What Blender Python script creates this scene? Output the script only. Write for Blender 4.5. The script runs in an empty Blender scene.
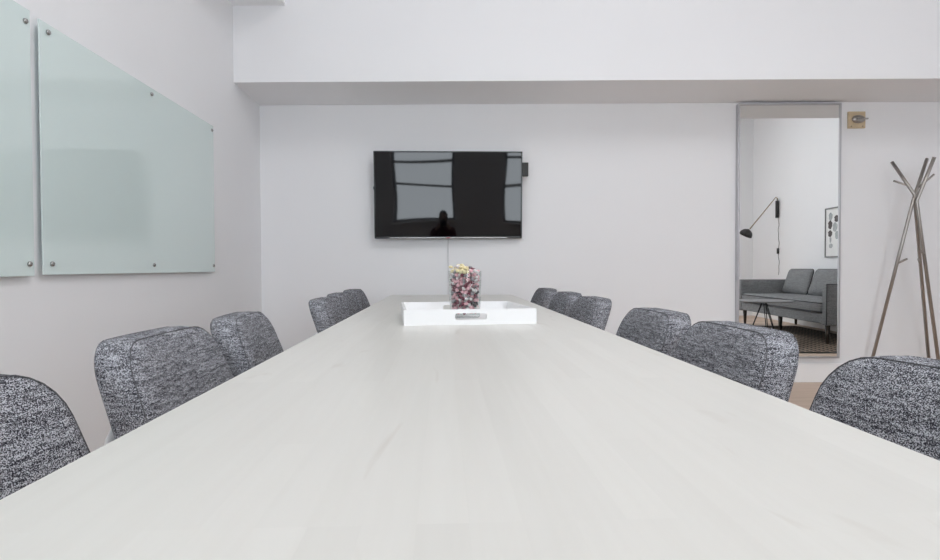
import bpy, bmesh, math, random
from math import sin, cos, tan, atan, pi, radians, sqrt
from mathutils import Vector, Matrix

random.seed(7)
scene = bpy.context.scene
col = scene.collection

# ------------------------------------------------------------------ camera
HC = 0.946
cam_data = bpy.data.cameras.new('camera')
cam_data.sensor_width = 36.0
cam_data.lens = 600.0 / 940.0 * 36.0
cam_data.clip_start = 0.01
cam = bpy.data.objects.new('camera', cam_data)
col.objects.link(cam)
yaw, pitch, rho = atan(27 / 600), atan(12.1 / 600), 0.004
F = Vector((sin(yaw) * cos(pitch), cos(yaw) * cos(pitch), -sin(pitch)))
R0 = Vector((cos(yaw), -sin(yaw), 0))
U0 = R0.cross(F)
RV = R0 * cos(rho) - U0 * sin(rho)
UV = U0 * cos(rho) + R0 * sin(rho)
cm = Matrix.Identity(4)
for i in range(3):
    cm[i][0], cm[i][1], cm[i][2] = RV[i], UV[i], -F[i]
cm[2][3] = HC
cam.matrix_world = cm
scene.camera = cam

# ------------------------------------------------------------------ world (overcast sky) and exposure
world = bpy.data.worlds.new('overcast_sky')
scene.world = world
world.use_nodes = True
wn = world.node_tree.nodes
bg = wn['Background']
bg.inputs['Color'].default_value = (0.87, 0.93, 1.0, 1)
bg.inputs['Strength'].default_value = 9.5
vs = scene.view_settings
vs.view_transform = 'Standard'
vs.look = 'None'
vs.gamma = 1.0
vs.use_curve_mapping = False
vs.exposure = 0.0
scene.cycles.max_bounces = 14
scene.cycles.diffuse_bounces = 8
scene.cycles.transparent_max_bounces = 16
scene.cycles.use_denoising = True
scene.cycles.sample_clamp_indirect = 8.0

# windows in the wall behind the camera (daylight): x0, x1
BACK_Y = -2.2
WIN = [(-0.98, 0.275), (1.16, 2.42)]
WZ0, WZ1 = 0.85, 2.55
for (a, b) in WIN:
    ld = bpy.data.lights.new('daylight_portal', 'AREA')
    ld.shape = 'RECTANGLE'
    ld.size, ld.size_y = b - a, WZ1 - WZ0
    ld.cycles.is_portal = True
    lo = bpy.data.objects.new('daylight_portal', ld)
    lo.location = ((a + b) / 2, BACK_Y - 0.19, (WZ0 + WZ1) / 2)
    lo.rotation_euler = (radians(90), 0, 0)      # -Z of the light points to +Y
    col.objects.link(lo)

# ------------------------------------------------------------------ helpers
MATS = {}


def nodes_of(name):
    m = bpy.data.materials.new(name)
    m.use_nodes = True
    nt = m.node_tree
    b = nt.nodes['Principled BSDF']
    MATS[name] = m
    return m, nt, b


def mat(name, color, rough=0.5, metal=0.0, spec=0.5, bump=0.0, bscale=200.0, var=0.0, vscale=3.0, coat=0.0):
    m, nt, b = nodes_of(name)
    b.inputs['Base Color'].default_value = (*color, 1)
    b.inputs['Roughness'].default_value = rough
    b.inputs['Metallic'].default_value = metal
    b.inputs['Specular IOR Level'].default_value = spec
    b.inputs['Coat Weight'].default_value = coat
    b.inputs['Coat Roughness'].default_value = 0.03
    tc = nt.nodes.new('ShaderNodeTexCoord')
    if var > 0:
        n = nt.nodes.new('ShaderNodeTexNoise')
        n.inputs['Scale'].default_value = vscale
        n.inputs['Detail'].default_value = 4
        r = nt.nodes.new('ShaderNodeValToRGB')
        r.color_ramp.elements[0].position = 0.3
        r.color_ramp.elements[1].position = 0.7
        r.color_ramp.elements[0].color = (*[c * (1 - var) for c in color], 1)
        r.color_ramp.elements[1].color = (*[min(1, c * (1 + var)) for c in color], 1)
        nt.links.new(tc.outputs['Object'], n.inputs['Vector'])
        nt.links.new(n.outputs['Fac'], r.inputs['Fac'])
        nt.links.new(r.outputs['Color'], b.inputs['Base Color'])
    if bump > 0:
        n2 = nt.nodes.new('ShaderNodeTexNoise')
        n2.inputs['Scale'].default_value = bscale
        n2.inputs['Detail'].default_value = 3
        bp = nt.nodes.new('ShaderNodeBump')
        bp.inputs['Strength'].default_value = bump
        bp.inputs['Distance'].default_value = 0.002
        nt.links.new(tc.outputs['Object'], n2.inputs['Vector'])
        nt.links.new(n2.outputs['Fac'], bp.inputs['Height'])
        nt.links.new(bp.outputs['Normal'], b.inputs['Normal'])
    return m


def mapping(nt, scale, rot=(0, 0, 0), loc=(0, 0, 0), src='Object'):
    tc = nt.nodes.new('ShaderNodeTexCoord')
    mp = nt.nodes.new('ShaderNodeMapping')
    mp.inputs['Scale'].default_value = scale
    mp.inputs['Rotation'].default_value = rot
    mp.inputs['Location'].default_value = loc
    nt.links.new(tc.outputs[src], mp.inputs['Vector'])
    return mp


def ramp(nt, stops):
    r = nt.nodes.new('ShaderNodeValToRGB')
    e = r.color_ramp.elements
    while len(e) < len(stops):
        e.new(0.5)
    for k, (p, c) in enumerate(stops):
        e[k].position = p
        e[k].color = (*c, 1) if len(c) == 3 else c
    return r


def thin_glass(name, tint=(1, 1, 1), rough=0.0, refl=1.0):
    m = bpy.data.materials.new(name)
    m.use_nodes = True
    nt = m.node_tree
    nt.nodes.clear()
    out = nt.nodes.new('ShaderNodeOutputMaterial')
    tr = nt.nodes.new('ShaderNodeBsdfTransparent')
    tr.inputs['Color'].default_value = (*tint, 1)
    gl = nt.nodes.new('ShaderNodeBsdfGlossy')
    gl.inputs['Roughness'].default_value = rough
    fr = nt.nodes.new('ShaderNodeLayerWeight')
    fr.inputs['Blend'].default_value = 0.5
    pw_ = nt.nodes.new('ShaderNodeMath')
    pw_.operation = 'POWER'
    pw_.inputs[1].default_value = 4.0
    nt.links.new(fr.outputs['Facing'], pw_.inputs[0])
    ma_ = nt.nodes.new('ShaderNodeMath')
    ma_.operation = 'MULTIPLY_ADD'
    ma_.inputs[1].default_value = 0.8
    ma_.inputs[2].default_value = 0.04
    nt.links.new(pw_.outputs[0], ma_.inputs[0])
    mx = nt.nodes.new('ShaderNodeMixShader')
    mu = nt.nodes.new('ShaderNodeMath')
    mu.operation = 'MULTIPLY'
    mu.inputs[1].default_value = refl
    nt.links.new(ma_.outputs[0], mu.inputs[0])
    nt.links.new(mu.outputs[0], mx.inputs['Fac'])
    nt.links.new(tr.outputs[0], mx.inputs[1])
    nt.links.new(gl.outputs[0], mx.inputs[2])
    nt.links.new(mx.outputs[0], out.inputs['Surface'])
    MATS[name] = m
    return m


def tag(o, label, cat, group=None, kind=None):
    o['label'] = label
    o['category'] = cat
    if group:
        o['group'] = group
    if kind:
        o['kind'] = kind
    return o


def obj(name, bm, m, parent=None, smooth=False, loc=None, rotz=0.0):
    me = bpy.data.meshes.new(name)
    bm.normal_update()
    bm.to_mesh(me)
    bm.free()
    if smooth:
        for p in me.polygons:
            p.use_smooth = True
    for mm in (m if isinstance(m, (list, tuple)) else [m]):
        me.materials.append(mm)
    o = bpy.data.objects.new(name, me)
    col.objects.link(o)
    if parent is not None:
        o.parent = parent
    if loc is not None:
        o.location = loc
    o.rotation_euler.z = rotz
    return o


def thing(name, label, cat, loc=(0, 0, 0), rotz=0.0, group=None):
    o = bpy.data.objects.new(name, None)
    o.empty_display_size = 0.1
    col.objects.link(o)
    o.location = loc
    o.rotation_euler.z = rotz
    return tag(o, label, cat, group)


def struct(name, bm, m, smooth=False, loc=None, rotz=0.0):
    o = obj(name, bm, m, None, smooth, loc, rotz)
    o['kind'] = 'structure'
    return o


def box(bm, x0, x1, y0, y1, z0, z1, bevel=0.0, seg=2, M=None):
    vs_ = [bm.verts.new(p) for p in ((x0, y0, z0), (x1, y0, z0), (x1, y1, z0), (x0, y1, z0),
                                     (x0, y0, z1), (x1, y0, z1), (x1, y1, z1), (x0, y1, z1))]
    fs = [bm.faces.new([vs_[i] for i in q]) for q in
          ((3, 2, 1, 0), (4, 5, 6, 7), (0, 1, 5, 4), (1, 2, 6, 5), (2, 3, 7, 6), (3, 0, 4, 7))]
    vv = vs_
    if bevel > 0:
        es = list({e for f_ in fs for e in f_.edges})
        r = bmesh.ops.bevel(bm, geom=es, offset=bevel, segments=seg, profile=0.5, affect='EDGES')
        vv = list({v for f_ in r['faces'] for v in f_.verts} | {v for v in vs_ if v.is_valid})
    if M is not None:
        bmesh.ops.transform(bm, matrix=M, verts=[v for v in vv if v.is_valid])
    return vv


def bx(*a, **k):
    bm = bmesh.new()
    box(bm, *a, **k)
    return bm


def tube(bm, pts, rad, n=10, caps=True):
    """polyline tube; rad is a number or a list"""
    pts = [Vector(p) for p in pts]
    if not isinstance(rad, (list, tuple)):
        rad = [rad] * len(pts)
    rings = []
    ref = None
    for i, p in enumerate(pts):
        if i == 0:
            d = pts[1] - p
        elif i == len(pts) - 1:
            d = p - pts[i - 1]
        else:
            d = (pts[i + 1] - p).normalized() + (p - pts[i - 1]).normalized()
        d.normalize()
        if ref is None:
            ref = Vector((0, 0, 1)) if abs(d.z) < 0.9 else Vector((1, 0, 0))
        a = d.cross(ref).normalized()
        b = a.cross(d).normalized()
        ref = b
        rings.append([bm.verts.new(p + (a * cos(2 * pi * k / n) + b * sin(2 * pi * k / n)) * rad[i]) for k in range(n)])
    for i in range(len(rings) - 1):
        for k in range(n):
            bm.faces.new((rings[i][k], rings[i][(k + 1) % n], rings[i + 1][(k + 1) % n], rings[i + 1][k]))
    if caps:
        bm.faces.new(list(reversed(rings[0])))
        bm.faces.new(rings[-1])
    bmesh.ops.recalc_face_normals(bm, faces=bm.faces[:])


def tb(pts, rad, n=10):
    bm = bmesh.new()
    tube(bm, pts, rad, n)
    return bm


def lathe(bm, prof, n=32, c=(0, 0, 0)):
    rings = []
    for (r, z) in prof:
        if r < 1e-6:
            rings.append([bm.verts.new((c[0], c[1], c[2] + z))])
        else:
            rings.append([bm.verts.new((c[0] + r * cos(2 * pi * k / n), c[1] + r * sin(2 * pi * k / n), c[2] + z)) for k in range(n)])
    for i in range(len(rings) - 1):
        A, B = rings[i], rings[i + 1]
        for k in range(n):
            k2 = (k + 1) % n
            if len(A) == 1 and len(B) == 1:
                continue
            if len(A) == 1:
                bm.faces.new((A[0], B[k2], B[k]))
            elif len(B) == 1:
                bm.faces.new((A[k], A[k2], B[0]))
            else:
                bm.faces.new((A[k], A[k2], B[k2], B[k]))
    bmesh.ops.recalc_face_normals(bm, faces=bm.faces[:])


def rounded_poly(pts, radii, seg=6):
    """2D rounded polygon"""
    out = []
    n = len(pts)
    for i in range(n):
        p0, p, p1 = Vector(pts[i - 1]), Vector(pts[i]), Vector(pts[(i + 1) % n])
        a, b = (p0 - p).normalized(), (p1 - p).normalized()
        ang = a.angle(b)
        r = radii[i]
        t = r / tan(ang / 2)
        c = p + (a + b).normalized() * (r / sin(ang / 2))
        s, e = p + a * t, p + b * t
        a0 = math.atan2(s.y - c.y, s.x - c.x)
        a1 = math.atan2(e.y - c.y, e.x - c.x)
        da = (a1 - a0 + pi) % (2 * pi) - pi
        for k in range(seg + 1):
            q = a0 + da * k / seg
            out.append(Vector((c.x + r * cos(q), c.y + r * sin(q))))
    return out


def resample(poly, n):
    L = [0]
    for i in range(len(poly)):
        L.append(L[-1] + (poly[(i + 1) % len(poly)] - poly[i]).length)
    out = []
    j = 0
    for k in range(n):
        s = L[-1] * k / n
        while L[j + 1] < s:
            j += 1
        a, b = poly[j], poly[(j + 1) % len(poly)]
        t = (s - L[j]) / max(1e-9, L[j + 1] - L[j])
        out.append(a.lerp(b, t))
    return out


def pillow(bm, outline, rings, fn):
    """closed solid from a 2D outline: rings = [(inset, h)], first and last close with a fan; fn(p2d, h) -> 3D"""
    n = len(outline)
    c = sum(outline, Vector((0, 0))) / n
    R = []
    for (s, h) in rings:
        if s <= 0:
            R.append([bm.verts.new(fn(c, h))])
        else:
            R.append([bm.verts.new(fn(c + (p - c) * s, h)) for p in outline])
    for i in range(len(R) - 1):
        A, B = R[i], R[i + 1]
        for k in range(n):
            k2 = (k + 1) % n
            if len(A) == 1:
                bm.faces.new((A[0], B[k], B[k2]))
            elif len(B) == 1:
                bm.faces.new((A[k2], A[k], B[0]))
            else:
                bm.faces.new((A[k], B[k], B[k2], A[k2]))
    bmesh.ops.recalc_face_normals(bm, faces=bm.faces[:])


def dup(root, loc, rotz, label):
    r = root.copy()
    col.objects.link(r)
    r.location = loc
    r.rotation_euler = (0, 0, rotz)
    r['label'] = label
    for ch in list(root.children):
        c = ch.copy()
        col.objects.link(c)
        c.parent = r
        for g in list(ch.children):
            d = g.copy()
            col.objects.link(d)
            d.parent = c
    return r


# ------------------------------------------------------------------ materials
wall_m = mat('wall_paint', (0.865, 0.87, 0.885), 0.75, spec=0.25, bump=0.05, bscale=350, var=0.008, vscale=1.5)
ceil_m = mat('ceiling_paint', (0.88, 0.88, 0.885), 0.8, spec=0.2, bump=0.04, bscale=300)
trim_m = mat('trim_paint', (0.90, 0.90, 0.90), 0.4, bump=0.02)
white_m = mat('white_lacquer', (0.88, 0.88, 0.88), 0.35, bump=0.01)
white_metal = mat('white_powder_coat', (0.84, 0.84, 0.84), 0.4, bump=0.02, bscale=500)
white_shell = mat('white_plastic', (0.84, 0.84, 0.85), 0.35, bump=0.01)
alu_m = mat('brushed_aluminium', (0.55, 0.55, 0.57), 0.5, metal=1.0, bump=0.03, bscale=120)
steel_m = mat('polished_steel', (0.42, 0.41, 0.40), 0.22, metal=1.0, bump=0.01)
nickel_m = mat('brushed_nickel', (0.41, 0.385, 0.36), 0.32, metal=1.0, bump=0.03, bscale=90)
black_m = mat('black_plastic', (0.012, 0.012, 0.014), 0.25, bump=0.01)
black_matt = mat('black_lacquer', (0.02, 0.02, 0.02), 0.45, bump=0.01)
brass_m = mat('aged_brass', (0.35, 0.30, 0.22), 0.3, metal=1.0, bump=0.02)
screen_m = mat('screen_glass', (0.002, 0.002, 0.0026), 0.03, spec=0.36, bump=0.0)
mirror_m = mat('silvered_mirror', (0.93, 0.95, 0.945), 0.0, metal=1.0)
frame_win = mat('window_paint', (0.30, 0.31, 0.33), 0.45, bump=0.02)
concrete_m = mat('outside_paving', (0.35, 0.35, 0.35), 0.9, var=0.1)


def fabric(name, dark, mid, light, sx=130, sz=420):
    m, nt, b = nodes_of(name)
    b.inputs['Roughness'].default_value = 0.95
    b.inputs['Specular IOR Level'].default_value = 0.12
    mp = mapping(nt, (sx, sx, sz))
    n1 = nt.nodes.new('ShaderNodeTexNoise')
    n1.inputs['Scale'].default_value = 1.0
    n1.inputs['Detail'].default_value = 0.5
    nt.links.new(mp.outputs[0], n1.inputs['Vector'])
    mp2 = mapping(nt, (sx * 0.16, sx * 0.16, sz * 0.45), loc=(3, 5, 7))
    n2 = nt.nodes.new('ShaderNodeTexNoise')
    n2.inputs['Scale'].default_value = 1.0
    n2.inputs['Detail'].default_value = 1.5
    nt.links.new(mp2.outputs[0], n2.inputs['Vector'])
    mx = nt.nodes.new('ShaderNodeMix')
    mx.data_type = 'FLOAT'
    mx.inputs[0].default_value = 0.20
    nt.links.new(n1.outputs['Fac'], mx.inputs[2])
    nt.links.new(n2.outputs['Fac'], mx.inputs[3])
    # woven rows: long thin darker and lighter lines across the cloth
    mp4 = mapping(nt, (sx * 0.045, sx * 0.045, sz * 0.30), loc=(11, 2, 5))
    n4 = nt.nodes.new('ShaderNodeTexNoise')
    n4.inputs['Scale'].default_value = 1.0
    n4.inputs['Detail'].default_value = 1.0
    nt.links.new(mp4.outputs[0], n4.inputs['Vector'])
    ro = nt.nodes.new('ShaderNodeMath')
    ro.operation = 'MULTIPLY_ADD'
    ro.inputs[1].default_value = 0.26
    ro.inputs[2].default_value = -0.13
    nt.links.new(n4.outputs['Fac'], ro.inputs[0])
    sm = nt.nodes.new('ShaderNodeMath')
    sm.operation = 'ADD'
    nt.links.new(mx.outputs[0], sm.inputs[0])
    nt.links.new(ro.outputs[0], sm.inputs[1])
    r = ramp(nt, [(0.36, dark), (0.48, mid), (0.64, light)])
    nt.links.new(sm.outputs[0], r.inputs['Fac'])
    nt.links.new(r.outputs['Color'], b.inputs['Base Color'])
    bp = nt.nodes.new('ShaderNodeBump')
    bp.inputs['Strength'].default_value = 0.6
    bp.inputs['Distance'].default_value = 0.002
    nt.links.new(mx.outputs[0], bp.inputs['Height'])
    nt.links.new(bp.outputs['Normal'], b.inputs['Normal'])
    return m


tweed = fabric('tweed', (0.022, 0.022, 0.029), (0.132, 0.133, 0.146), (0.52, 0.53, 0.57), 480, 640)
tweed_dark = mat('tweed_seam', (0.11, 0.11, 0.118), 0.95, spec=0.1, bump=0.3, bscale=400, var=0.5, vscale=250)
sofa_m = fabric('sofa_wool', (0.15, 0.153, 0.158), (0.21, 0.214, 0.22), (0.29, 0.295, 0.30), 220, 260)
sofa_pipe = mat('sofa_piping', (0.03, 0.032, 0.035), 0.9, bump=0.1)

# tabletop: whitewashed solid birch in glued staves
table_m, nt, b = nodes_of('whitewashed_birch')
b.inputs['Roughness'].default_value = 0.33
b.inputs['Specular IOR Level'].default_value = 0.5
mp = mapping(nt, (1, 1, 1), rot=(0, 0, radians(90)))
br = nt.nodes.new('ShaderNodeTexBrick')
br.inputs['Scale'].default_value = 1.0
br.inputs['Color1'].default_value = (0.0, 0.0, 0.0, 1)
br.inputs['Color2'].default_value = (1, 1, 1, 1)
br.inputs['Mortar'].default_value = (0.5, 0.5, 0.5, 1)
br.inputs['Mortar Size'].default_value = 0.0004
br.inputs['Brick Width'].default_value = 0.62
br.inputs['Row Height'].default_value = 0.043
br.offset = 0.37
br.offset_frequency = 3
nt.links.new(mp.outputs[0], br.inputs['Vector'])
mp2 = mapping(nt, (60, 3.0, 60))
gn = nt.nodes.new('ShaderNodeTexNoise')
gn.inputs['Scale'].default_value = 1.0
gn.inputs['Detail'].default_value = 5
nt.links.new(mp2.outputs[0], gn.inputs['Vector'])
mp3 = mapping(nt, (9, 2.2, 9), loc=(1.7, 4.2, 0))
kn = nt.nodes.new('ShaderNodeTexNoise')
kn.inputs['Scale'].default_value = 1.0
kn.inputs['Detail'].default_value = 3
kn.inputs['Distortion'].default_value = 1.2
nt.links.new(mp3.outputs[0], kn.inputs['Vector'])
r1 = ramp(nt, [(0.0, (0.655, 0.645, 0.605)), (0.5, (0.67, 0.66, 0.62)), (1.0, (0.685, 0.675, 0.635))])
nt.links.new(br.outputs['Color'], r1.inputs['Fac'])
r2 = ramp(nt, [(0.30, (0.975, 0.972, 0.967)), (0.60, (1, 1, 1))])
nt.links.new(gn.outputs['Fac'], r2.inputs['Fac'])
r3 = ramp(nt, [(0.22, (0.86, 0.83, 0.80)), (0.33, (1, 1, 1))])
nt.links.new(kn.outputs['Fac'], r3.inputs['Fac'])
m1 = nt.nodes.new('ShaderNodeMix'); m1.data_type = 'RGBA'; m1.blend_type = 'MULTIPLY'; m1.inputs[0].default_value = 1.0
nt.links.new(r1.outputs['Color'], m1.inputs[6]); nt.links.new(r2.outputs['Color'], m1.inputs[7])
m2 = nt.nodes.new('ShaderNodeMix'); m2.data_type = 'RGBA'; m2.blend_type = 'MULTIPLY'; m2.inputs[0].default_value = 1.0
nt.links.new(m1.outputs[2], m2.inputs[6]); nt.links.new(r3.outputs['Color'], m2.inputs[7])
nt.links.new(m2.outputs[2], b.inputs['Base Color'])


def wood(name, c0, c1, sc=(1.5, 45, 45), rough=0.5):
    m, nt, b = nodes_of(name)
    b.inputs['Roughness'].default_value = rough
    oi = nt.nodes.new('ShaderNodeObjectInfo')
    mp = mapping(nt, sc)
    ad = nt.nodes.new('ShaderNodeVectorMath'); ad.operation = 'ADD'
    sc2 = nt.nodes.new('ShaderNodeVectorMath'); sc2.operation = 'SCALE'
    sc2.inputs['Scale'].default_value = 57.0
    cb = nt.nodes.new('ShaderNodeCombineXYZ')
    for k in range(3):
        nt.links.new(oi.outputs['Random'], cb.inputs[k])
    nt.links.new(cb.outputs[0], sc2.inputs[0])
    nt.links.new(mp.outputs[0], ad.inputs[0]); nt.links.new(sc2.outputs[0], ad.inputs[1])
    n = nt.nodes.new('ShaderNodeTexNoise')
    n.inputs['Scale'].default_value = 1.0; n.inputs['Detail'].default_value = 5
    nt.links.new(ad.outputs[0], n.inputs['Vector'])
    mt = nt.nodes.new('ShaderNodeMath'); mt.operation = 'MULTIPLY_ADD'
    mt.inputs[1].default_value = 0.5; mt.inputs[2].default_value = -0.25
    nt.links.new(oi.outputs['Random'], mt.inputs[0])
    sm = nt.nodes.new('ShaderNodeMath'); sm.operation = 'ADD'
    nt.links.new(mt.outputs[0], sm.inputs[0]); nt.links.new(n.outputs['Fac'], sm.inputs[1])
    r = ramp(nt, [(0.25, c0), (0.75, c1)])
    nt.links.new(sm.outputs[0], r.inputs['Fac'])
    nt.links.new(r.outputs['Color'], b.inputs['Base Color'])
    return m


oak_m = wood('oak_floor', (0.50, 0.375, 0.285), (0.64, 0.50, 0.40))
ply_m = wood('birch_ply', (0.56, 0.44, 0.28), (0.66, 0.54, 0.37), (4, 60, 60))
dark_leg = wood('dark_stained_wood', (0.02, 0.014, 0.01), (0.04, 0.028, 0.02))

# back painted green-white glass
board_m, nt, b = nodes_of('back_painted_glass')
b.inputs['Base Color'].default_value = (0.69, 0.80, 0.785, 1)
b.inputs['Roughness'].default_value = 0.6
b.inputs['Specular IOR Level'].default_value = 0.0
b.inputs['Coat Weight'].default_value = 1.0
b.inputs['Coat Roughness'].default_value = 0.0
b.inputs['Coat IOR'].default_value = 1.65
edge_m = mat('cut_glass_edge', (0.72, 0.79, 0.78), 0.2, coat=0.5)

# ------------------------------------------------------------------ room shell
WA = atan(30 / 600)                 # the far wall is not quite square to the table
DN = 4.905                          # its distance along its own normal
UX = Vector((cos(WA), -sin(WA), 0))
NV = Vector((sin(WA), cos(WA), 0))
LX, RX = -1.485, 5.32
CEIL = 4.05
SOF_Z, SOF_D = 2.276, 0.605


def wp(u, off, z):                  # a point given along the far wall, out from it, and up
    return UX * u + NV * (DN - off) + Vector((0, 0, z))


struct('wall_far', bx(-2.2, 5.9, 0, 0.15, -0.05, CEIL + 0.1), wall_m, loc=NV * DN, rotz=-WA)
struct('wall_left', bx(LX - 0.15, LX, BACK_Y - 0.2, 5.08, -0.05, CEIL + 0.1), wall_m)
struct('wall_right', bx(RX, RX + 0.15, BACK_Y - 0.2, 4.78, -0.05, CEIL + 0.1), wall_m)
bm = bmesh.new()
xs = [LX - 0.1]
for a, c in WIN:
    xs += [a, c]
xs.append(RX + 0.1)
for i in range(len(xs) - 1):
    if i % 2 == 0:
        box(bm, xs[i], xs[i + 1], BACK_Y - 0.2, BACK_Y, -0.05, CEIL + 0.1)
    else:
        box(bm, xs[i], xs[i + 1], BACK_Y - 0.2, BACK_Y, -0.05, WZ0)
        box(bm, xs[i], xs[i + 1], BACK_Y - 0.2, BACK_Y, WZ1, CEIL + 0.1)
struct('wall_back', bm, wall_m)
struct('ceiling', bx(LX - 0.15, RX + 0.15, BACK_Y - 0.2, 5.15, CEIL, CEIL + 0.15), ceil_m)

# bulkhead over the far wall, and the duct box along the left wall
struct('ceiling_bulkhead', bx(-1.745, 5.56, -SOF_D, 0.02, SOF_Z, CEIL + 0.02), wall_m, loc=NV * DN, rotz=-WA)
struct('ceiling_duct_box', bx(LX - 0.02, -1.113, BACK_Y, 4.40, 2.817, CEIL + 0.02), wall_m)

# floor: base and single planks
floor = struct('floor', bx(LX - 0.15, RX + 0.15, BACK_Y - 0.2, 5.15, -0.08, -0.012), mat('floor_gap', (0.10, 0.07, 0.05), 0.9, var=0.1))
plank_len, plank_w = 2.25, 0.18


def plank_mesh(L):
    bm_ = bx(0, L - 0.0015, 0, plank_w - 0.0015, -0.0125, 0.0)
    es = [e for e in bm_.edges if all(v.co.z > -0.001 for v in e.verts)]
    bmesh.ops.bevel(bm_, geom=es, offset=0.0012, segments=1, affect='EDGES')
    me = bpy.data.meshes.new('plank')
    bm_.to_mesh(me); bm_.free()
    me.materials.append(oak_m)
    return me


pcache = {}
row = 0
y = BACK_Y
while y < 5.0:
    x = LX - [0, 0.9, 1.6, 0.45, 1.25][row % 5]
    while x < RX:
        a, c = max(x, LX), min(x + plank_len, RX)
        L = round(c - a, 3)
        if L > 0.05:
            if L not in pcache:
                pcache[L] = plank_mesh(L)
            o = bpy.data.objects.new('plank', pcache[L])
            col.objects.link(o)
            o.parent = floor
            o.location = (a, y, 0)
        x += plank_len
    y += plank_w
    row += 1

# baseboards
def wl_u(x):                        # position along the far wall where it meets x
    return x / cos(WA) - DN * tan(WA)


struct('baseboard_far', bx(wl_u(LX) + 0.015, wl_u(RX) - 0.015, -0.016, 0.0, 0.001, 0.155, 0.003), trim_m, loc=NV * DN, rotz=-WA)
struct('baseboard_left', bx(LX, LX + 0.016, BACK_Y + 0.02, 4.95, 0.001, 0.155, 0.003), trim_m)
struct('baseboard_right', bx(RX - 0.016, RX, BACK_Y + 0.02, 4.60, 0.001, 0.155, 0.003), trim_m)

# windows: dark frame, two rails, three panes each, sill
pane_m = thin_glass('window_glass', (0.97, 0.98, 0.98))
for i, (a, c) in enumerate(WIN):
    y0 = BACK_Y - 0.15
    f_ = bmesh.new()
    t = 0.05
    box(f_, a, a + t, y0, y0 + 0.06, WZ0, WZ1, 0.004)
    box(f_, c - t, c, y0, y0 + 0.06, WZ0, WZ1, 0.004)
    box(f_, a + t, c - t, y0, y0 + 0.06, WZ0, WZ0 + t, 0.004)
    box(f_, a + t, c - t, y0, y0 + 0.06, WZ1 - t, WZ1, 0.004)
    w = struct('window_%d' % (i + 1), f_, frame_win)
    rails = [1.60, 2.08]
    for z in rails:
        obj('window_rail', bx(a + t, c - t, y0 + 0.005, y0 + 0.055, z - 0.025, z + 0.025, 0.004), frame_win, w)
    zz = [WZ0 + t] + rails + [WZ1 - t]
    for k in range(3):
        obj('pane', bx(a + t, c - t, y0 + 0.027, y0 + 0.033, zz[k] + (0.025 if k else 0), zz[k + 1] - (0.025 if k < 2 else 0)), pane_m, w)
    obj('window_sill', bx(a - 0.03, c + 0.03, BACK_Y - 0.09, BACK_Y + 0.05, WZ0 - 0.03, WZ0 + 0.005, 0.004), trim_m, w)

# added glowing ceiling panels, out of view, to even out the window light
fill_m = bpy.data.materials.new('added_fill_glow')
fill_m.use_nodes = True
lb = fill_m.node_tree.nodes['Principled BSDF']
lb.inputs['Base Color'].default_value = (0.9, 0.9, 0.9, 1)
lb.inputs['Emission Color'].default_value = (0.97, 0.975, 1.0, 1)
lb.inputs['Emission Strength'].default_value = 10.0
for (lx, ly, lab) in ((0.7, 1.1, 'added fill light on the ceiling nearer the table, unseen above the frame'), (2.9, 0.2, 'added fill light on the ceiling nearer the sofa, unseen above the frame')):
    cl = thing('added_fill_light', lab, 'light', (lx, ly, CEIL), group='added fill lights out of frame')
    obj('fill_housing', bx(-0.26, 0.26, -1.26, 1.26, -0.07, 0, 0.004), white_metal, cl)
    obj('fill_panel', bx(-0.24, 0.24, -1.24, 1.24, -0.078, -0.070), fill_m, cl)

# ------------------------------------------------------------------ conference table
TX0, TX1, TY0, TY1, TZ = -0.400, 0.527, 0.06, 4.62, 0.74
tbl = thing('conference_table', 'long whitewashed birch conference table with rounded far corners', 'table', ((TX0 + TX1) / 2, (TY0 + TY1) / 2, 0))
hw, hl = (TX1 - TX0) / 2, (TY1 - TY0) / 2
ol = rounded_poly([(-hw, -hl), (hw, -hl), (hw, hl), (-hw, hl)], [0.02, 0.02, 0.03, 0.03], 5)
bm = bmesh.new()
th = 0.030
e = 0.003
def inset(poly, d):
    out = []
    n_ = len(poly)
    for k in range(n_):
        p = poly[k]
        out.append(Vector((p.x - d * (1 if p.x > 0 else -1), p.y - d * (1 if p.y > 0 else -1))))
    return out
loops = []
for (d, z) in ((e, TZ - th), (0, TZ - th + e), (0, TZ - e), (e, TZ)):
    loops.append([bm.verts.new((p.x, p.y, z)) for p in inset(ol, d)])
n = len(ol)
for i in range(3):
    for k in range(n):
        bm.faces.new((loops[i][k], loops[i][(k + 1) % n], loops[i + 1][(k + 1) % n], loops[i + 1][k]))
bm.faces.new(loops[3]); bm.faces.new(list(reversed(loops[0])))
obj('tabletop', bm, table_m, tbl)
fr = bmesh.new()
for sx in (-1, 1):
    box(fr, sx * 0.34 - 0.015, sx * 0.34 + 0.015, -hl + 0.18, hl - 0.10, TZ - th - 0.05, TZ - th, 0.002)
obj('apron_rail', fr, white_metal, tbl)
for yy in (-hl + 0.12, 2.44 - (TY0 + TY1) / 2, hl - 0.09):
    for sx in (-1, 1):
        obj('leg', bx(sx * 0.36 - 0.025, sx * 0.36 + 0.025, yy - 0.025, yy + 0.025, 0.0, TZ - th, 0.003), white_metal, tbl)
    obj('cross_beam', bx(-0.335, 0.335, yy - 0.02, yy + 0.02, TZ - th - 0.05, TZ - th, 0.002), white_metal, tbl)

# ------------------------------------------------------------------ chairs
BACK_W_TOP, BACK_W_BOT = 0.217, 0.256
Z0, Z1 = 0.475, 0.800


def back_fn(p, h):
    x, z = p.x, p.y
    yy = -0.134 - h                                    # h = distance behind the front face
    yy -= (z - Z0) * 0.35                               # recline
    yy += 0.30 * x * x                                  # wraps the sitter a little
    return Vector((x, yy, z))


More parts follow.
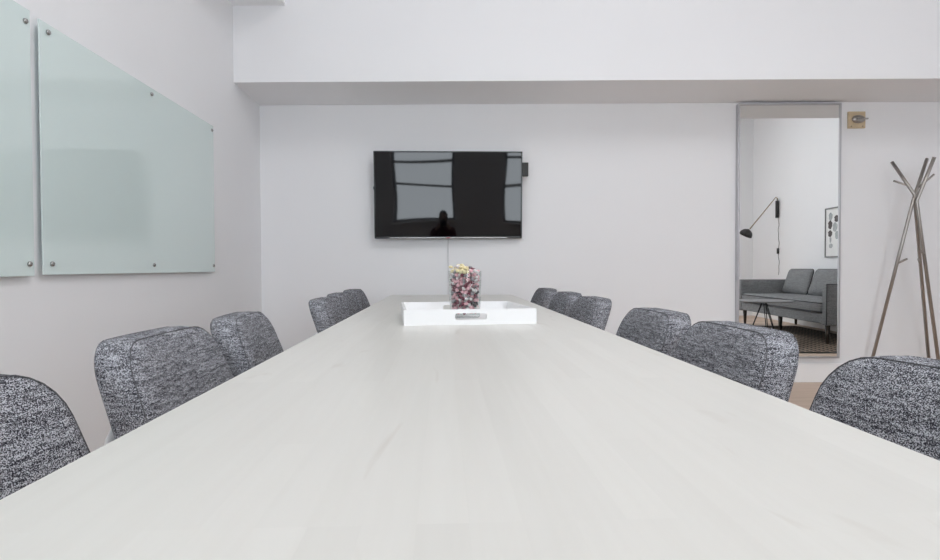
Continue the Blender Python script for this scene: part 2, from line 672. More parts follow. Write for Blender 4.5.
def make_chair(label):
    t = thing('upholstered_chair', label, 'chair', group='tweed chairs around the conference table')
    o2 = resample(rounded_poly([(-BACK_W_BOT, Z0), (BACK_W_BOT, Z0), (BACK_W_TOP, Z1), (-BACK_W_TOP, Z1)],
                               [0.06, 0.06, 0.085, 0.085], 8), 72)
    T = 0.090
    bm = bmesh.new()
    pillow(bm, o2, [(0, -0.012), (0.35, -0.011), (0.7, -0.008), (0.88, -0.003), (0.955, 0.003), (0.985, 0.009), (1.0, 0.018),
                    (1.008, T * 0.5), (1.0, T - 0.018), (0.985, T - 0.008), (0.95, T - 0.002), (0.7, T + 0.003), (0, T + 0.005)], back_fn)
    bk = obj('backrest', bm, tweed, t, True)
    c = sum(o2, Vector((0, 0))) / len(o2)
    for (s, h) in ((0.996, 0.0115), (0.996, T - 0.0115)):
        pts = [back_fn(c + (p - c) * s, h) for p in o2]
        bm = bmesh.new()
        tube(bm, pts + [pts[0]], 0.0013, 6, False)
        obj('piping', bm, tweed_dark if h < 0.03 else tweed, bk, True)
    # seat cushion
    o3 = resample(rounded_poly([(-0.215, -0.20), (0.215, -0.20), (0.235, 0.24), (-0.235, 0.24)], [0.05, 0.05, 0.08, 0.08], 6), 48)
    bm = bmesh.new()
    pillow(bm, o3, [(0, 0.487), (0.6, 0.485), (0.9, 0.477), (0.98, 0.464), (1.0, 0.448), (0.98, 0.428), (0.9, 0.424), (0, 0.424)],
           lambda p, h: Vector((p.x, p.y, h)))
    st = obj('seat', bm, tweed, t, True)
    pts = [Vector(((c2.x) * 1.002, c2.y * 1.002, 0.448)) for c2 in o3]
    bm = bmesh.new()
    tube(bm, pts + [pts[0]], 0.0017, 6, False)
    obj('piping', bm, tweed_dark, st, True)
    # moulded white shell under the seat and up behind the backrest
    prof = [(0.23, 0.405), (0.10, 0.400), (-0.05, 0.400), (-0.18, 0.405), (-0.215, 0.430), (-0.236, 0.480), (-0.258, 0.540), (-0.280, 0.600), (-0.297, 0.645)]
    bm = bmesh.new()
    nx = 12
    G = []
    for j, (yy, zz) in enumerate(prof):
        wv = 0.215 if j < 4 else (0.235, 0.250, 0.254, 0.247, 0.200)[j - 4]
        rowv = []
        for i in range(nx + 1):
            q = -1 + 2 * i / nx
            x = wv * q
            lift = 0.030 * abs(q) ** 3 if j < 4 else 0.0
            fwd = 0.30 * x * x
            drop = -0.03 * abs(q) ** 4 if j == 8 else 0.0
            rowv.append(bm.verts.new((x, yy + (fwd if j >= 3 else 0), zz + lift + drop)))
        G.append(rowv)
    fs = []
    for j in range(len(prof) - 1):
        for i in range(nx):
            fs.append(bm.faces.new((G[j][i], G[j][i + 1], G[j + 1][i + 1], G[j + 1][i])))
    bmesh.ops.recalc_face_normals(bm, faces=bm.faces[:])
    bmesh.ops.solidify(bm, geom=bm.faces[:], thickness=0.008)
    obj('seat_shell', bm, white_shell, t, True)
    for sx in (-1, 1):
        for (ya, yb) in ((0.15, 0.225), (-0.15, -0.235)):
            obj('leg', tb([(sx * 0.13, ya, 0.405), (sx * 0.16, (ya + yb) / 2, 0.2), (sx * 0.19, yb, 0.0)], [0.014, 0.012, 0.009], 10), white_metal, t, True)
    return t


RIGHT = [  # centre y, x of the seat centre, extra turn, label
    (0.755, 0.462, 8, 'grey tweed chair nearest the camera on the right, half out of frame'),
    (1.44, 0.447, 0, 'grey tweed chair second nearest on the right, overlapping the foot of the mirror'),
    (1.985, 0.442, 0, 'grey tweed chair third nearest on the right, partly behind the second'),
    (2.87, 0.447, 0, 'nearest of the three distant tweed chairs right of the white tray'),
    (3.47, 0.450, 0, 'middle one of the three distant tweed chairs right of the white tray'),
    (4.15, 0.440, 0, 'farthest of the three distant tweed chairs right of the white tray'),
]
LEFT = [
    (0.670, -0.385, 10, 'grey tweed chair nearest the camera on the left, cut by the frame'),
    (1.412, -0.380, 0, 'grey tweed chair second nearest on the left, below the glass boards'),
    (1.955, -0.366, -5, 'grey tweed chair third nearest on the left, touching the second'),
    (2.95, -0.296, 0, 'nearest of the three distant tweed chairs left of the white tray'),
    (3.53, -0.325, 0, 'middle one of the distant tweed chairs left of the tray, mostly hidden'),
    (4.12, -0.332, 0, 'farthest of the distant tweed chairs left of the white tray'),
]
proto = None
for side, rows in ((1, RIGHT), (-1, LEFT)):
    for (yc, xc, turn, lab) in rows:
        rz = side * (pi / 2 + radians(turn))
        if proto is None:
            proto = make_chair(lab)
            proto.location = (xc, yc, 0)
            proto.rotation_euler.z = rz
        else:
            dup(proto, (xc, yc, 0), rz, lab)

# ------------------------------------------------------------------ television
TVX, TVY, TVZ = 0.047, 4.805, 1.527
tvw, tvh = 1.182, 0.692
tv = thing('television', 'black flat-screen television mounted on the far wall', 'television', (TVX, TVY, TVZ - tvh / 2))
TILT = Matrix.Translation((0, 0, tvh / 2)) @ Matrix.Rotation(radians(4.0), 4, 'X') @ Matrix.Translation((0, 0, -tvh / 2))


def tvpart(name, m, *boxes, bev=0.003, parent=None):
    bm_ = bmesh.new()
    for q in boxes:
        box(bm_, *q, bevel=bev)
    bmesh.ops.transform(bm_, matrix=TILT, verts=bm_.verts[:])
    return obj(name, bm_, m, parent or tv)


h2 = tvw / 2
tvpart('casing', black_m, (-h2, h2, 0.006, 0.04, 0, tvh), bev=0.004)
bz = 0.010
tvpart('bezel', black_m, (-h2, -h2 + bz, -0.004, 0.008, 0, tvh), (h2 - bz, h2, -0.004, 0.008, 0, tvh),
       (-h2 + bz, h2 - bz, -0.004, 0.008, tvh - bz, tvh), (-h2 + bz, h2 - bz, -0.004, 0.008, 0, 0.018), bev=0.002)
# screen panel, very slightly wavy like the real one
bm = bmesh.new()
NX, NZ = 60, 30
gv = [[bm.verts.new((-h2 + bz + (tvw - 2 * bz) * i / NX,
                     0.002 + 0.00055 * sin(i / NX * 9.0 + 0.6) + 0.0004 * sin(k / NZ * 6.0 + i / NX * 4),
                     0.018 + (tvh - bz - 0.018) * k / NZ)) for k in range(NZ + 1)] for i in range(NX + 1)]
for i in range(NX):
    for k in range(NZ):
        bm.faces.new((gv[i][k], gv[i + 1][k], gv[i + 1][k + 1], gv[i][k + 1]))
bmesh.ops.transform(bm, matrix=TILT, verts=bm.verts[:])
obj('screen', bm, screen_m, tv, True)
strip = tvpart('bottom_trim', steel_m, (-h2 + 0.12, h2 - 0.12, -0.0055, -0.002, 0.004, 0.010), bev=0.0008)
led = mat('standby_lens', (0.35, 0.12, 0.14), 0.3)
tvpart('standby_lens', led, (-0.02, 0.012, -0.008, -0.0045, 0.003, 0.012), bev=0.001)
tvpart('wall_bracket', black_matt, (-0.22, 0.20, 0.04, 0.075, 0.20, 0.50), bev=0.003)
tvpart('side_module', black_matt, (h2 + 0.001, h2 + 0.050, 0.005, 0.035, tvh - 0.195, tvh - 0.085), bev=0.004)
tvpart('side_button', black_m, (-h2 - 0.006, -h2, 0.010, 0.026, tvh * 0.565, tvh * 0.60), bev=0.002)

# cable cover running down the wall from the television
uc = -0.200
p0 = wp(uc, 0.0, 0)
tag(obj('cable_cover', bx(-0.007, 0.007, -0.012, 0.0, 0.157, 1.22, 0.002), mat('cable_cover_plastic', (0.70, 0.70, 0.71), 0.5, bump=0.01),
        None, False, p0, -WA), 'thin white cable cover running down the wall below the television', 'cable cover')

# ------------------------------------------------------------------ glass boards on the left wall
def board(y0, y1, z0, z1, label, studs):
    g = thing('glass_board', label, 'glass board', (LX, (y0 + y1) / 2, z0), group='green-white glass writing boards')
    hy = (y1 - y0) / 2
    H = z1 - z0
    bm_ = bmesh.new()
    box(bm_, 0.0178, 0.0233, -hy, hy, 0, H, 0.0008, 1)
    bm_.faces.ensure_lookup_table()
    o = obj('glass_pane', bm_, [board_m, edge_m], g)
    for p in o.data.polygons:
        if abs(p.normal.x) < 0.5:
            p.material_index = 1
    for (sy, sz) in studs:
        bm2 = bmesh.new()
        lathe(bm2, [(0, 0.001), (0.006, 0.001), (0.006, 0.0175), (0, 0.0175)], 16)
        lathe(bm2, [(0, 0.0236), (0.0095, 0.0236), (0.0095, 0.029), (0.0075, 0.032), (0, 0.032)], 20)
        bmesh.ops.transform(bm2, matrix=Matrix.Translation((0, sy - (y0 + y1) / 2, sz - z0)) @ Matrix.Rotation(pi / 2, 4, 'Y'), verts=bm2.verts[:])
        obj('standoff', bm2, steel_m, g, True)
    return g


board(2.266, 3.921, 0.927, 1.858, 'frosted pale green glass board, whole in view, on the left wall',
      [(yy, zz) for yy in (2.312, 3.105, 3.893) for zz in (0.967, 1.826)])
board(0.56, 2.218, 0.923, 1.866, 'frosted pale green glass board cut off by the left frame edge',
      [(yy, zz) for yy in (0.605, 1.39, 2.190) for zz in (0.966, 1.818)])

# ------------------------------------------------------------------ mirror
mu0, mu1, mz0, mz1 = 2.138, 2.964, 0.203, 2.258
mw = mu1 - mu0
mir = thing('wall_mirror', 'tall aluminium framed mirror on the far wall reflecting a grey sofa', 'mirror', wp((mu0 + mu1) / 2, 0, mz0), -WA)
fd, ft = 0.050, 0.014
bm = bmesh.new()
MH = mz1 - mz0
box(bm, -mw / 2, -mw / 2 + ft, -fd, 0, 0, MH, 0.0015)
box(bm, mw / 2 - ft, mw / 2, -fd, 0, 0, MH, 0.0015)
box(bm, -mw / 2 + ft, mw / 2 - ft, -fd, 0, 0, ft, 0.0015)
box(bm, -mw / 2 + ft, mw / 2 - ft, -fd, 0, MH - ft, MH, 0.0015)
obj('frame', bm, alu_m, mir)
obj('mirror_glass', bx(-mw / 2 + ft, mw / 2 - ft, -fd + 0.008, -fd + 0.013, ft, MH - ft), mirror_m, mir)
obj('back_panel', bx(-mw / 2 + ft, mw / 2 - ft, -fd + 0.014, -0.002, ft, MH - ft), black_matt, mir)

# ------------------------------------------------------------------ wooden wall plate with metal knob, right of the mirror
pl = thing('wall_control', 'square birch plywood plate with grey oval knob beside the mirror', 'wall control', wp(3.107, 0, 2.063), -WA)
obj('backplate', bx(-0.069, 0.069, -0.018, 0, 0, 0.134, 0.003), ply_m, pl)
bm = bmesh.new()
lathe(bm, [(0, 0), (0.042, 0), (0.045, 0.004), (0.043, 0.012), (0.030, 0.020), (0, 0.022)], 28)
bmesh.ops.transform(bm, matrix=Matrix.Translation((0.008, -0.018, 0.070)) @ Matrix.Rotation(pi / 2, 4, 'X') @ Matrix.Diagonal((1.2, 0.75, 1, 1)), verts=bm.verts[:])
kb = obj('knob', bm, nickel_m, pl, True)
obj('lever', bx(-0.02, 0.075, -0.050, -0.040, 0.064, 0.075, 0.004), steel_m, kb)
for sx in (-0.045, 0.045):
    bm = bmesh.new()
    lathe(bm, [(0, 0), (0.007, 0), (0.006, 0.003), (0, 0.0035)], 12)
    bmesh.ops.transform(bm, matrix=Matrix.Translation((sx, -0.018, 0.014)) @ Matrix.Rotation(pi / 2, 4, 'X'), verts=bm.verts[:])
    obj('screw', bm, brass_m, pl, True)

# ------------------------------------------------------------------ coat rack (u, v, z in the far wall's frame)
rack = thing('coat_rack', 'brushed nickel tripod coat rack with branching hooks by the far wall', 'coat rack', (0, 0, 0), -WA)
J = Vector((3.385, 4.625, 1.443))


def foot(a):
    a = Vector(a)
    d = a - J
    return J + d * (J.z / -d.z)


legs = [
    [foot((3.187, 4.780, 0.241)), J + Vector((-0.012, 0.0, 0)), Vector((3.558, 4.735, 1.785))],
    [foot((3.647, 4.805, 0.163)), J + Vector((0.012, 0.012, 0)), J + Vector((-0.006, -0.006, 0.05)), Vector((3.300, 4.755, 1.766))],
    [foot((3.447, 4.455, 0.249)), J + Vector((0.006, -0.014, 0)), Vector((3.442, 4.505, 1.758))],
]
base = Vector((J.x, J.y, 0))
rack.location = Matrix.Rotation(-WA, 3, 'Z') @ base
poles = []
for L in legs:
    poles.append(obj('pole', tb([p - base for p in L], 0.0125, 14), nickel_m, rack, True))


def peg(pole, a, b):
    obj('hook', tb([Vector(a) - base, Vector(b) - base], [0.0075, 0.0085], 10), nickel_m, pole, True)


def on(L, i, t):
    return L[i].lerp(L[i + 1], t)


peg(poles[1], (3.292, 4.725, 1.613), on(legs[1], 2, 0.28))
peg(poles[2], (3.515, 4.60, 1.645), on(legs[0], 1, 0.30))
peg(poles[0], (3.36, 4.66, 1.003), on(legs[0], 0, 0.67))
peg(poles[1], (3.46, 4.68, 1.003), on(legs[1], 0, 0.66))
peg(poles[2], (3.36, 4.52, 1.06), on(legs[2], 0, 0.72))

# ------------------------------------------------------------------ tray
tray = thing('serving_tray', 'white lacquered tray with handle slots in the middle of the table', 'tray', (0.079, 2.425, TZ), radians(5))
tw, td, thh, tt = 0.243, 0.255, 0.056, 0.012
obj('tray_floor', bx(-tw + tt, tw - tt, -td + tt, td - tt, 0, 0.008), white_m, tray)


def slot_wall(yc):
    bm_ = bmesh.new()
    sl = [Vector((p.x, p.y)) for p in rounded_poly([(-0.058, 0.018), (0.058, 0.018), (0.058, 0.042), (-0.058, 0.042)], [0.008] * 4, 4)]
    n_ = len(sl)
    outer = []
    for p in sl:                                        # matching points on the outer rectangle
        a = Vector((p.x, p.y - 0.030))
        k = max(abs(a.x) / tw, abs(a.y) / (0.026 if a.y > 0 else 0.030))
        outer.append(Vector((a.x / k, 0.030 + a.y / k)))
    for cx, cz in ((-tw, 0), (tw, 0), (tw, thh), (-tw, thh)):
        j = min(range(n_), key=lambda q: (outer[q] - Vector((cx, cz))).length)
        outer[j] = Vector((cx, cz))
    rows_ = []
    for yy in (yc - tt / 2, yc + tt / 2):
        rows_.append(([bm_.verts.new((p.x, yy, p.y)) for p in sl], [bm_.verts.new((p.x, yy, p.y)) for p in outer]))
    for k in range(n_):
        k2 = (k + 1) % n_
        for (s_, o_) in rows_:
            bm_.faces.new((s_[k], s_[k2], o_[k2], o_[k]))
        bm_.faces.new((rows_[0][0][k], rows_[0][0][k2], rows_[1][0][k2], rows_[1][0][k]))
        bm_.faces.new((rows_[0][1][k], rows_[0][1][k2], rows_[1][1][k2], rows_[1][1][k]))
    bmesh.ops.recalc_face_normals(bm_, faces=bm_.faces[:])
    return bm_


obj('end_wall', slot_wall(-td + tt / 2), white_m, tray)
obj('end_wall', slot_wall(td - tt / 2), white_m, tray)
for sx in (-1, 1):
    a, c = sorted((sx * tw, sx * (tw - tt)))
    obj('side_wall', bx(a, c, -td + tt, td - tt, 0, thh, 0.0015), white_m, tray)

# ------------------------------------------------------------------ glass vase with candies
VX, VY, VZ = 0.088, 2.40, TZ + 0.0085
glass_m = thin_glass('vase_glass', (0.97, 0.985, 0.98), 0.0, 0.9)
bm = bmesh.new()
VH = 0.186
lathe(bm, [(0, 0), (0.056, 0), (0.060, 0.004), (0.067, VH), (0.0645, VH), (0.0575, 0.012), (0, 0.012)], 40)
tag(obj('glass_vase', bm, glass_m, None, True, (VX, VY, VZ)), 'clear glass vase standing in the white tray', 'vase')
cm_ = [mat('candy_pink', (0.80, 0.45, 0.50), 0.35, var=0.1, vscale=60), mat('candy_maroon', (0.16, 0.02, 0.045), 0.3, var=0.2, vscale=60),
       mat('candy_white', (0.80, 0.74, 0.74), 0.35, var=0.05, vscale=60), mat('candy_black', (0.03, 0.025, 0.03), 0.3, var=0.2, vscale=60),
       mat('candy_grey', (0.30, 0.28, 0.30), 0.35, var=0.2, vscale=60), mat('candy_yellow', (0.80, 0.70, 0.42), 0.35, var=0.1, vscale=60)]
bm = bmesh.new()
placed = []
tries = 0
while tries < 9000 and len(placed) < 420:
    tries += 1
    z = random.uniform(0.020, 0.200)
    rmax = 0.0575 + 0.0070 * min(z, VH) / VH - 0.0115
    if z > VH:
        rmax *= 0.75 * (1 - (z - VH) / 0.03)
        if rmax <= 0.005:
            continue
    a = random.uniform(0, 2 * pi)
    rr = rmax * (1.0 if random.random() < 0.7 else sqrt(random.random()))
    p = Vector((rr * cos(a), rr * sin(a), z))
    if any((p - q).length < 0.0125 for q in placed):
        continue
    placed.append(p)
    k = random.choices(range(5), (34, 22, 24, 9, 11))[0]
    if z > 0.180 and p.x < 0.02 and random.random() < 0.85:
        k = 5
    Mx = Matrix.Translation(p) @ Matrix.Rotation(random.uniform(0, 6), 4, Vector((random.random(), random.random(), random.random() + .1)).normalized()) @ Matrix.Diagonal((random.uniform(.85, 1.2), random.uniform(.8, 1.1), random.uniform(.6, .95), 1))
    before = len(bm.faces)
    bmesh.ops.create_icosphere(bm, subdivisions=1, radius=0.0092, matrix=Mx)
    bm.faces.ensure_lookup_table()
    for fi in range(before, len(bm.faces)):
        bm.faces[fi].material_index = k
# curl of pale yellow candies heaped above the rim
for k in range(26):
    a = random.uniform(0, 2 * pi)
    p = Vector((-0.030 + 0.030 * cos(a) * random.random(), -0.005 + 0.03 * sin(a) * random.random(), VH + random.uniform(0.0, 0.024)))
    before = len(bm.faces)
    bmesh.ops.create_icosphere(bm, subdivisions=1, radius=0.0075, matrix=Matrix.Translation(p) @ Matrix.Rotation(random.uniform(0, 6), 4, 'X') @ Matrix.Diagonal((1.4, .7, .7, 1)))
    bm.faces.ensure_lookup_table()
    for fi in range(before, len(bm.faces)):
        bm.faces[fi].material_index = 5 if k % 3 else 2
tag(obj('candies', bm, cm_, None, True, (VX, VY, VZ)), 'small pink, maroon, white and yellow candies filling the glass vase', 'candies', kind='stuff')

# ------------------------------------------------------------------ sofa along the right wall (seen in the mirror)
SX0, SX1, SY0, SY1 = 4.32, 5.26, -0.30, 2.37
so = thing('sofa', 'long grey sofa with tall slim arms and loose cushions, seen in the mirror', 'sofa', (SX0, (SY0 + SY1) / 2, 0))
hs = (SY1 - SY0) / 2
dp = SX1 - SX0
obj('base', bx(0.02, dp - 0.02, -hs + 0.09, hs - 0.09, 0.25, 0.375, 0.012), sofa_m, so)
for s in (-1, 1):
    a, c = sorted((s * hs, s * (hs - 0.10)))
    ar = obj('arm', bx(0.0, dp, a, c, 0.24, 0.742, 0.018, 3), sofa_m, so, True)
    pts = [(0.006, s * (hs - 0.002), 0.25), (0.006, s * (hs - 0.002), 0.735), (dp - 0.006, s * (hs - 0.002), 0.735)]
    obj('piping', tb(pts, 0.005, 6), sofa_pipe, ar, True)
obj('back_panel', bx(dp - 0.11, dp, -hs + 0.10, hs - 0.10, 0.30, 0.742, 0.018, 3), sofa_m, so, True)
o2 = resample(rounded_poly([(0.005, -hs + 0.105), (dp - 0.12, -hs + 0.105), (dp - 0.12, hs - 0.105), (0.005, hs - 0.105)], [0.04] * 4, 5), 120)
bm = bmesh.new()
pillow(bm, o2, [(0, 0.535), (0.7, 0.530), (0.95, 0.52), (0.99, 0.505), (1.0, 0.48), (1.0, 0.41), (0.99, 0.388), (0.95, 0.377), (0, 0.376)],
       lambda p, h: Vector((p.x, p.y, h)))
sc_ = obj('seat_cushion', bm, sofa_m, so, True)
for zz in (0.50, 0.392):
    obj('piping', tb([(p.x, p.y, zz) for p in o2] + [(o2[0].x, o2[0].y, zz)], 0.006, 6), sofa_pipe, sc_, True)
cw = (2 * hs - 0.21) / 3
for k in range(3):
    a = -hs + 0.105 + cw * k
    c = a + cw
    bm = bmesh.new()
    o3 = resample(rounded_poly([(a + 0.01, 0.0), (c - 0.01, 0.0), (c - 0.035, 0.40), (a + 0.035, 0.40)], [0.05] * 4, 5), 60)
    LE = Matrix.Translation((dp - 0.30, 0, 0.525)) @ Matrix.Rotation(radians(17), 4, 'Y')
    pillow(bm, o3, [(0, -0.085), (0.4, -0.078), (0.75, -0.055), (0.93, -0.025), (1.0, 0.0), (0.93, 0.025), (0.75, 0.05), (0.4, 0.068), (0, 0.072)],
           lambda p, h: LE @ Vector((h, p.x, p.y)))
    bc = obj('back_cushion', bm, sofa_m, so, True)
    obj('piping', tb([LE @ Vector((0, p.x, p.y)) for p in o3 + [o3[0]]], 0.005, 6), sofa_pipe, bc, True)
for xx in (0.07, dp - 0.07):
    for yy in (-hs + 0.10, 0.0, hs - 0.10):
        obj('leg', tb([(xx, yy, 0.245), (xx, yy, 0.0125)], [0.030, 0.017], 12), dark_leg, so, True)

# rug: black with a tan lozenge weave
rug_m, nt, b = nodes_of('lozenge_rug')
b.inputs['Roughness'].default_value = 0.95
mp = mapping(nt, (16, 16, 1), rot=(0, 0, radians(45)))
ck = nt.nodes.new('ShaderNodeTexChecker')
ck.inputs['Scale'].default_value = 1.0
ck.inputs['Color1'].default_value = (0.016, 0.015, 0.014, 1)
ck.inputs['Color2'].default_value = (0.25, 0.18, 0.125, 1)
nt.links.new(mp.outputs[0], ck.inputs['Vector'])
nt.links.new(ck.outputs['Color'], b.inputs['Base Color'])
rug = thing('rug', 'dark rug with tan lozenge weave under the sofa', 'rug', (3.95, 1.45, 0.0))
obj('pile', bx(-0.95, 1.15, -1.45, 1.52, 0.0005, 0.011, 0.003), rug_m, rug)
for (ya, yb) in ((-1.482, -1.45), (1.52, 1.552)):
    obj('border', bx(-0.95, 1.15, ya, yb, 0.0005, 0.012, 0.003), black_matt, rug)

# side table with three hairpin legs
st_ = thing('side_table', 'round grey side table on thin black tripod legs before the sofa', 'table', (3.80, 1.90, 0.0115))
bm = bmesh.new()
lathe(bm, [(0, 0.492), (0.34, 0.492), (0.345, 0.496), (0.345, 0.504), (0.34, 0.508), (0, 0.508)], 48)
obj('table_top', bm, mat('grey_linoleum', (0.20, 0.205, 0.21), 0.5, bump=0.01), st_, False)
for k in range(3):
    a = radians(100 + 120 * k)
    d = Vector((cos(a), sin(a), 0))
    tn = Vector((-sin(a), cos(a), 0))
    obj('leg', tb([d * 0.02 + tn * 0.012 + Vector((0, 0, 0.492)), d * 0.20 + tn * 0.006 + Vector((0, 0, 0.005)),
                   d * 0.20 - tn * 0.006 + Vector((0, 0, 0.005)), d * 0.02 - tn * 0.012 + Vector((0, 0, 0.492))], 0.006, 8), black_matt, st_, True)

# picture
pic = thing('framed_print', 'white framed print with dark leaf shapes above the sofa', 'picture', (RX, 0.70, 1.08))
pw, ph = 0.26, 0.73
bm = bmesh.new()
for q in ((-pw, -pw + 0.018, 0, ph), (pw - 0.018, pw, 0, ph), (-pw + 0.018, pw - 0.018, 0, 0.018), (-pw + 0.018, pw - 0.018, ph - 0.018, ph)):
    box(bm, -0.025, 0, q[0], q[1], q[2], q[3], 0.002)
obj('frame', bm, mat('grey_frame', (0.22, 0.22, 0.22), 0.4), pic)
obj('mount', bx(-0.012, -0.002, -pw + 0.018, pw - 0.018, 0.018, ph - 0.018), mat('paper', (0.82, 0.82, 0.81), 0.7), pic)
ink = mat('print_ink', (0.10, 0.085, 0.085), 0.8, var=0.4, vscale=20)
ink2 = mat('print_wash', (0.42, 0.45, 0.46), 0.8, var=0.2, vscale=20)
for (cy, cz, ry, rz, mm) in ((-0.13, 0.48, 0.055, 0.065, ink), (-0.13, 0.35, 0.055, 0.05, ink), (0.0, 0.44, 0.06, 0.07, ink2), (-0.12, 0.60, 0.05, 0.06, ink2),
                             (0.04, 0.56, 0.06, 0.05, ink), (0.05, 0.32, 0.05, 0.06, ink2), (-0.11, 0.17, 0.05, 0.035, ink2), (-0.12, 0.26, 0.025, 0.05, ink2)):
    bm = bmesh.new()
    vv = [bm.verts.new((0, cy + ry * cos(t_ * pi / 8) * (1 + 0.2 * sin(t_ * 2.1)), cz + rz * sin(t_ * pi / 8))) for t_ in range(16)]
    f_ = bm.faces.new(vv)
    r_ = bmesh.ops.extrude_face_region(bm, geom=[f_])
    bmesh.ops.translate(bm, verts=[v for v in r_['geom'] if isinstance(v, bmesh.types.BMVert)], vec=(-0.0012, 0, 0))
    bmesh.ops.recalc_face_normals(bm, faces=bm.faces[:])
    bmesh.ops.translate(bm, verts=bm.verts[:], vec=(-0.012, 0, 0))
    obj('leaf_shape', bm, mm, pic)

# wall lamp
lamp = thing('wall_lamp', 'black swing-arm wall lamp with dome shade and hanging cord', 'lamp', (RX, -1.10, 1.80))
bm = bmesh.new()
lathe(bm, [(0, 0), (0.026, 0), (0.03, 0.006), (0.03, 0.294), (0.026, 0.30), (0, 0.30)], 20, (-0.034, 0, 0))
obj('wall_bracket', bm, black_matt, lamp, True)
arm = obj('swing_arm', tb([(-0.034, 0, 0.30), (-0.034, 0, 0.345), (-0.06, 0, 0.36), (-0.50, 0, -0.19)], 0.010, 10), brass_m, lamp, True)
bm = bmesh.new()
prof = [(0.016, 0.0)]
for k in range(1, 9):
    a = k / 8 * pi / 2
    prof.append((0.016 + 0.094 * sin(a), -0.11 * (1 - cos(a)) - 0.01))
prof += [(r_ - 0.004, z_) for (r_, z_) in reversed(prof[1:])]
lathe(bm, prof, 28)
bmesh.ops.transform(bm, matrix=Matrix.Translation((-0.52, 0, -0.195)) @ Matrix.Rotation(radians(28), 4, 'Y'), verts=bm.verts[:])
obj('lamp_shade', bm, black_matt, lamp, True)
pts = []
for k in range(40):
    z = -1.00 * k / 39
    pts.append((-0.012 - 0.004 * sin(k), 0.012 * sin(k * 0.45) + 0.03 * (k / 39), z))
cord = obj('cord', tb(pts, 0.0035, 6), black_matt, lamp, True)
obj('cord_switch', bx(-0.032, -0.002, -0.022, 0.022, -0.63, -0.53, 0.008), black_matt, cord)

# ------------------------------------------------------------------ the photographer kneeling behind the table end (reflected in the television)
skin_m = mat('skin', (0.55, 0.36, 0.28), 0.5, var=0.05, vscale=12)
shirt_m = mat('maroon_knit', (0.11, 0.012, 0.02), 0.9, spec=0.2, bump=0.2, bscale=300)
jeans_m = mat('dark_denim', (0.025, 0.03, 0.045), 0.9, spec=0.2, bump=0.2, bscale=500)
hair_m = mat('dark_hair', (0.012, 0.009, 0.008), 0.5, bump=0.4, bscale=150)
PY = -0.02
bm = bmesh.new()


def ell(c, r, rot=None):
    M_ = Matrix.Translation(c)
    if rot is not None:
        M_ = M_ @ rot
    bmesh.ops.create_icosphere(bm, subdivisions=3, radius=1.0, matrix=M_ @ Matrix.Diagonal((*r, 1)))


def limb(pts, rad):
    tube(bm, pts, rad, 14)
    for p, r in zip(pts, rad):
        bmesh.ops.create_icosphere(bm, subdivisions=2, radius=r, matrix=Matrix.Translation(p))


# torso, neck, head
for (z, y_, rx, ry) in ((0.27, -0.50, 0.165, 0.125), (0.36, -0.495, 0.155, 0.115), (0.46, -0.48, 0.140, 0.105), (0.56, -0.465, 0.148, 0.110),
                        (0.66, -0.45, 0.162, 0.115), (0.74, -0.44, 0.168, 0.108), (0.80, -0.43, 0.150, 0.085)):
    ell((0, y_ + PY, z), (rx, ry, 0.085))
limb([(-0.165, -0.44 + PY, 0.805), (0.0, -0.43 + PY, 0.835), (0.165, -0.44 + PY, 0.805)], [0.058, 0.062, 0.058])
limb([(0, -0.42 + PY, 0.82), (0, -0.385 + PY, 0.94)], [0.060, 0.052])
HX, HY, HZ = 0.0, -0.345 + PY, 1.025
ell((HX, HY - 0.012, HZ + 0.022), (0.076, 0.094, 0.092))
ell((HX, HY + 0.018, HZ - 0.030), (0.060, 0.068, 0.078))
ell((HX, HY + 0.050, HZ - 0.080), (0.026, 0.026, 0.020))                 # chin
limb([(HX, HY + 0.083, HZ + 0.012), (HX, HY + 0.101, HZ - 0.022)], [0.009, 0.014])  # nose
for s in (-1, 1):
    ell((s * 0.076, HY - 0.010, HZ - 0.005), (0.010, 0.020, 0.032))       # ear
    ell((s * 0.031, HY + 0.079, HZ + 0.026), (0.024, 0.010, 0.007))       # brow
    # arm: shoulder, elbow, wrist
    limb([(s * 0.185, -0.44 + PY, 0.795), (s * 0.235, -0.33 + PY, 0.62)], [0.054, 0.043])
    limb([(s * 0.235, -0.33 + PY, 0.62), (s * 0.115, -0.205 + PY, 0.865)], [0.043, 0.030])
    # hand round the camera: palm, four fingers, thumb
    ell((s * 0.098, -0.175 + PY, 0.905), (0.020, 0.036, 0.044), Matrix.Rotation(radians(-20), 4, 'X'))
    for k in range(4):
        zb = 0.925 - 0.019 * k
        ln = (0.92, 1.0, 0.95, 0.78)[k]
        limb([(s * 0.101, -0.160 + PY, zb), (s * 0.104, -0.128 + PY, zb + 0.010), (s * 0.088, -0.107 + PY, zb + 0.012),
              (s * (0.088 - 0.028 * ln), -0.103 + PY, zb + 0.010)], [0.0105, 0.0098, 0.0092, 0.0082])
    limb([(s * 0.092, -0.195 + PY, 0.895), (s * 0.080, -0.200 + PY, 0.925), (s * 0.052, -0.196 + PY, 0.935)], [0.013, 0.011, 0.009])
    # leg: hip, knee, ankle, toes (kneeling, sitting on the heels)
    limb([(s * 0.085, -0.50 + PY, 0.24), (s * 0.145, -0.13 + PY, 0.115)], [0.088, 0.062])
    limb([(s * 0.145, -0.13 + PY, 0.085), (s * 0.130, -0.36 + PY, 0.075), (s * 0.115, -0.56 + PY, 0.060)], [0.060, 0.058, 0.040])
    limb([(s * 0.115, -0.56 + PY, 0.058), (s * 0.118, -0.64 + PY, 0.046), (s * 0.122, -0.70 + PY, 0.034)], [0.042, 0.040, 0.030])
person = thing('person', 'person in a maroon sweater kneeling behind the table end with a camera', 'person', (0, -0.45, 0))
body = obj('body', bm, [shirt_m, skin_m, jeans_m], person, True)
body.location = (0, 0.45, 0)
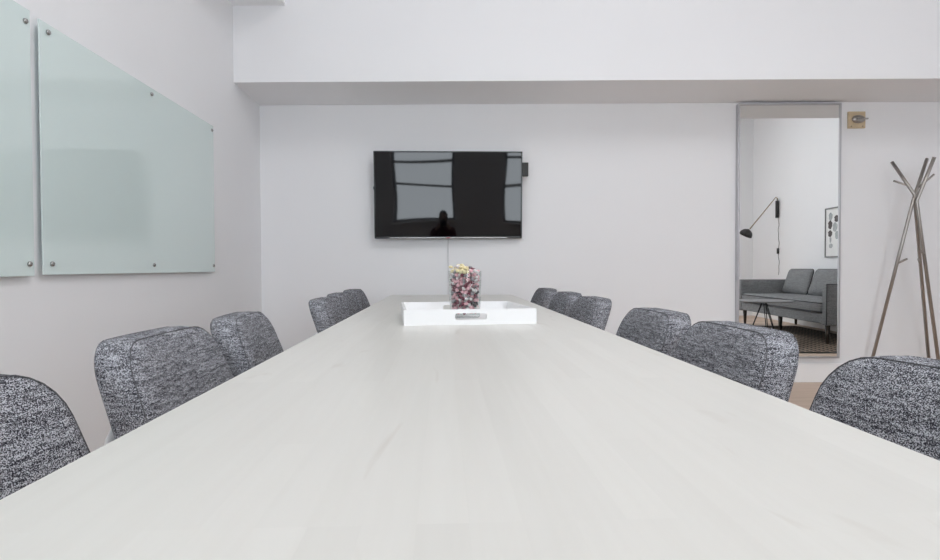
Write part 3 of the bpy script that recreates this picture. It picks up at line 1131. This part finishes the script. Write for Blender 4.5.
rm = body.modifiers.new('union', 'REMESH')
rm.mode = 'VOXEL'
rm.voxel_size = 0.007
sm_ = body.modifiers.new('smooth', 'SMOOTH')
sm_.factor = 0.5
sm_.iterations = 4
dg = bpy.context.evaluated_depsgraph_get()
me = bpy.data.meshes.new_from_object(body.evaluated_get(dg))
body.modifiers.clear()
body.data = me
me.materials.clear()
for mm in (shirt_m, skin_m, jeans_m):
    me.materials.append(mm)
for p in me.polygons:
    p.use_smooth = True
    c = p.center
    if c.z > 0.875 and abs(c.x) < 0.10 and c.y < -0.24:
        p.material_index = 1
    elif c.y > -0.235 and c.z > 0.84:
        p.material_index = 1
    elif c.z < 0.20 or (c.z < 0.30 and c.y > -0.42):
        p.material_index = 2
    else:
        p.material_index = 0
bm = bmesh.new()
bmesh.ops.create_icosphere(bm, subdivisions=4, radius=1.0, matrix=Matrix.Translation((HX, HY - 0.016, HZ + 0.026)) @ Matrix.Diagonal((0.084, 0.101, 0.100, 1)))
dele = [v for v in bm.verts if v.co.y > HY + 0.045 and v.co.z < HZ + 0.075 or v.co.z < HZ - 0.050 or (v.co.y > HY - 0.005 and v.co.z < HZ + 0.02)]
bmesh.ops.delete(bm, geom=dele, context='VERTS')
bmesh.ops.solidify(bm, geom=bm.faces[:], thickness=0.008)
hr = obj('hair', bm, hair_m, person, True)
hr.location = (0, 0.45, 0)
for s in (-1, 1):
    bm = bmesh.new()
    bmesh.ops.create_icosphere(bm, subdivisions=2, radius=0.0125, matrix=Matrix.Translation((s * 0.031, HY + 0.070, HZ + 0.008)))
    ey = obj('eye', bm, mat('eye_white', (0.6, 0.6, 0.6), 0.3), person, True)
    ey.location = (0, 0.45, 0)
bm = bmesh.new()
bmesh.ops.create_icosphere(bm, subdivisions=2, radius=1.0, matrix=Matrix.Translation((HX, HY + 0.080, HZ - 0.050)) @ Matrix.Diagonal((0.022, 0.008, 0.007, 1)))
lp = obj('mouth', bm, mat('lips', (0.38, 0.16, 0.14), 0.5), person, True)
lp.location = (0, 0.45, 0)

pc = thing('photo_camera', 'black camera held up by the kneeling person', 'camera', (0, -0.16, 0.900))
obj('camera_body', bx(-0.068, 0.068, -0.035, 0.025, 0.0, 0.088, 0.010), black_matt, pc)
obj('viewfinder', bx(-0.028, 0.028, -0.032, 0.022, 0.0885, 0.112, 0.008), black_matt, pc)
bm = bmesh.new()
lathe(bm, [(0, 0.026), (0.036, 0.026), (0.036, 0.075), (0.038, 0.078), (0.038, 0.105), (0.033, 0.105), (0.030, 0.098), (0, 0.096)], 28)
bmesh.ops.transform(bm, matrix=Matrix.Translation((0, 0, 0.045)) @ Matrix.Rotation(-pi / 2, 4, 'X'), verts=bm.verts[:])
obj('lens', bm, black_m, pc, True)
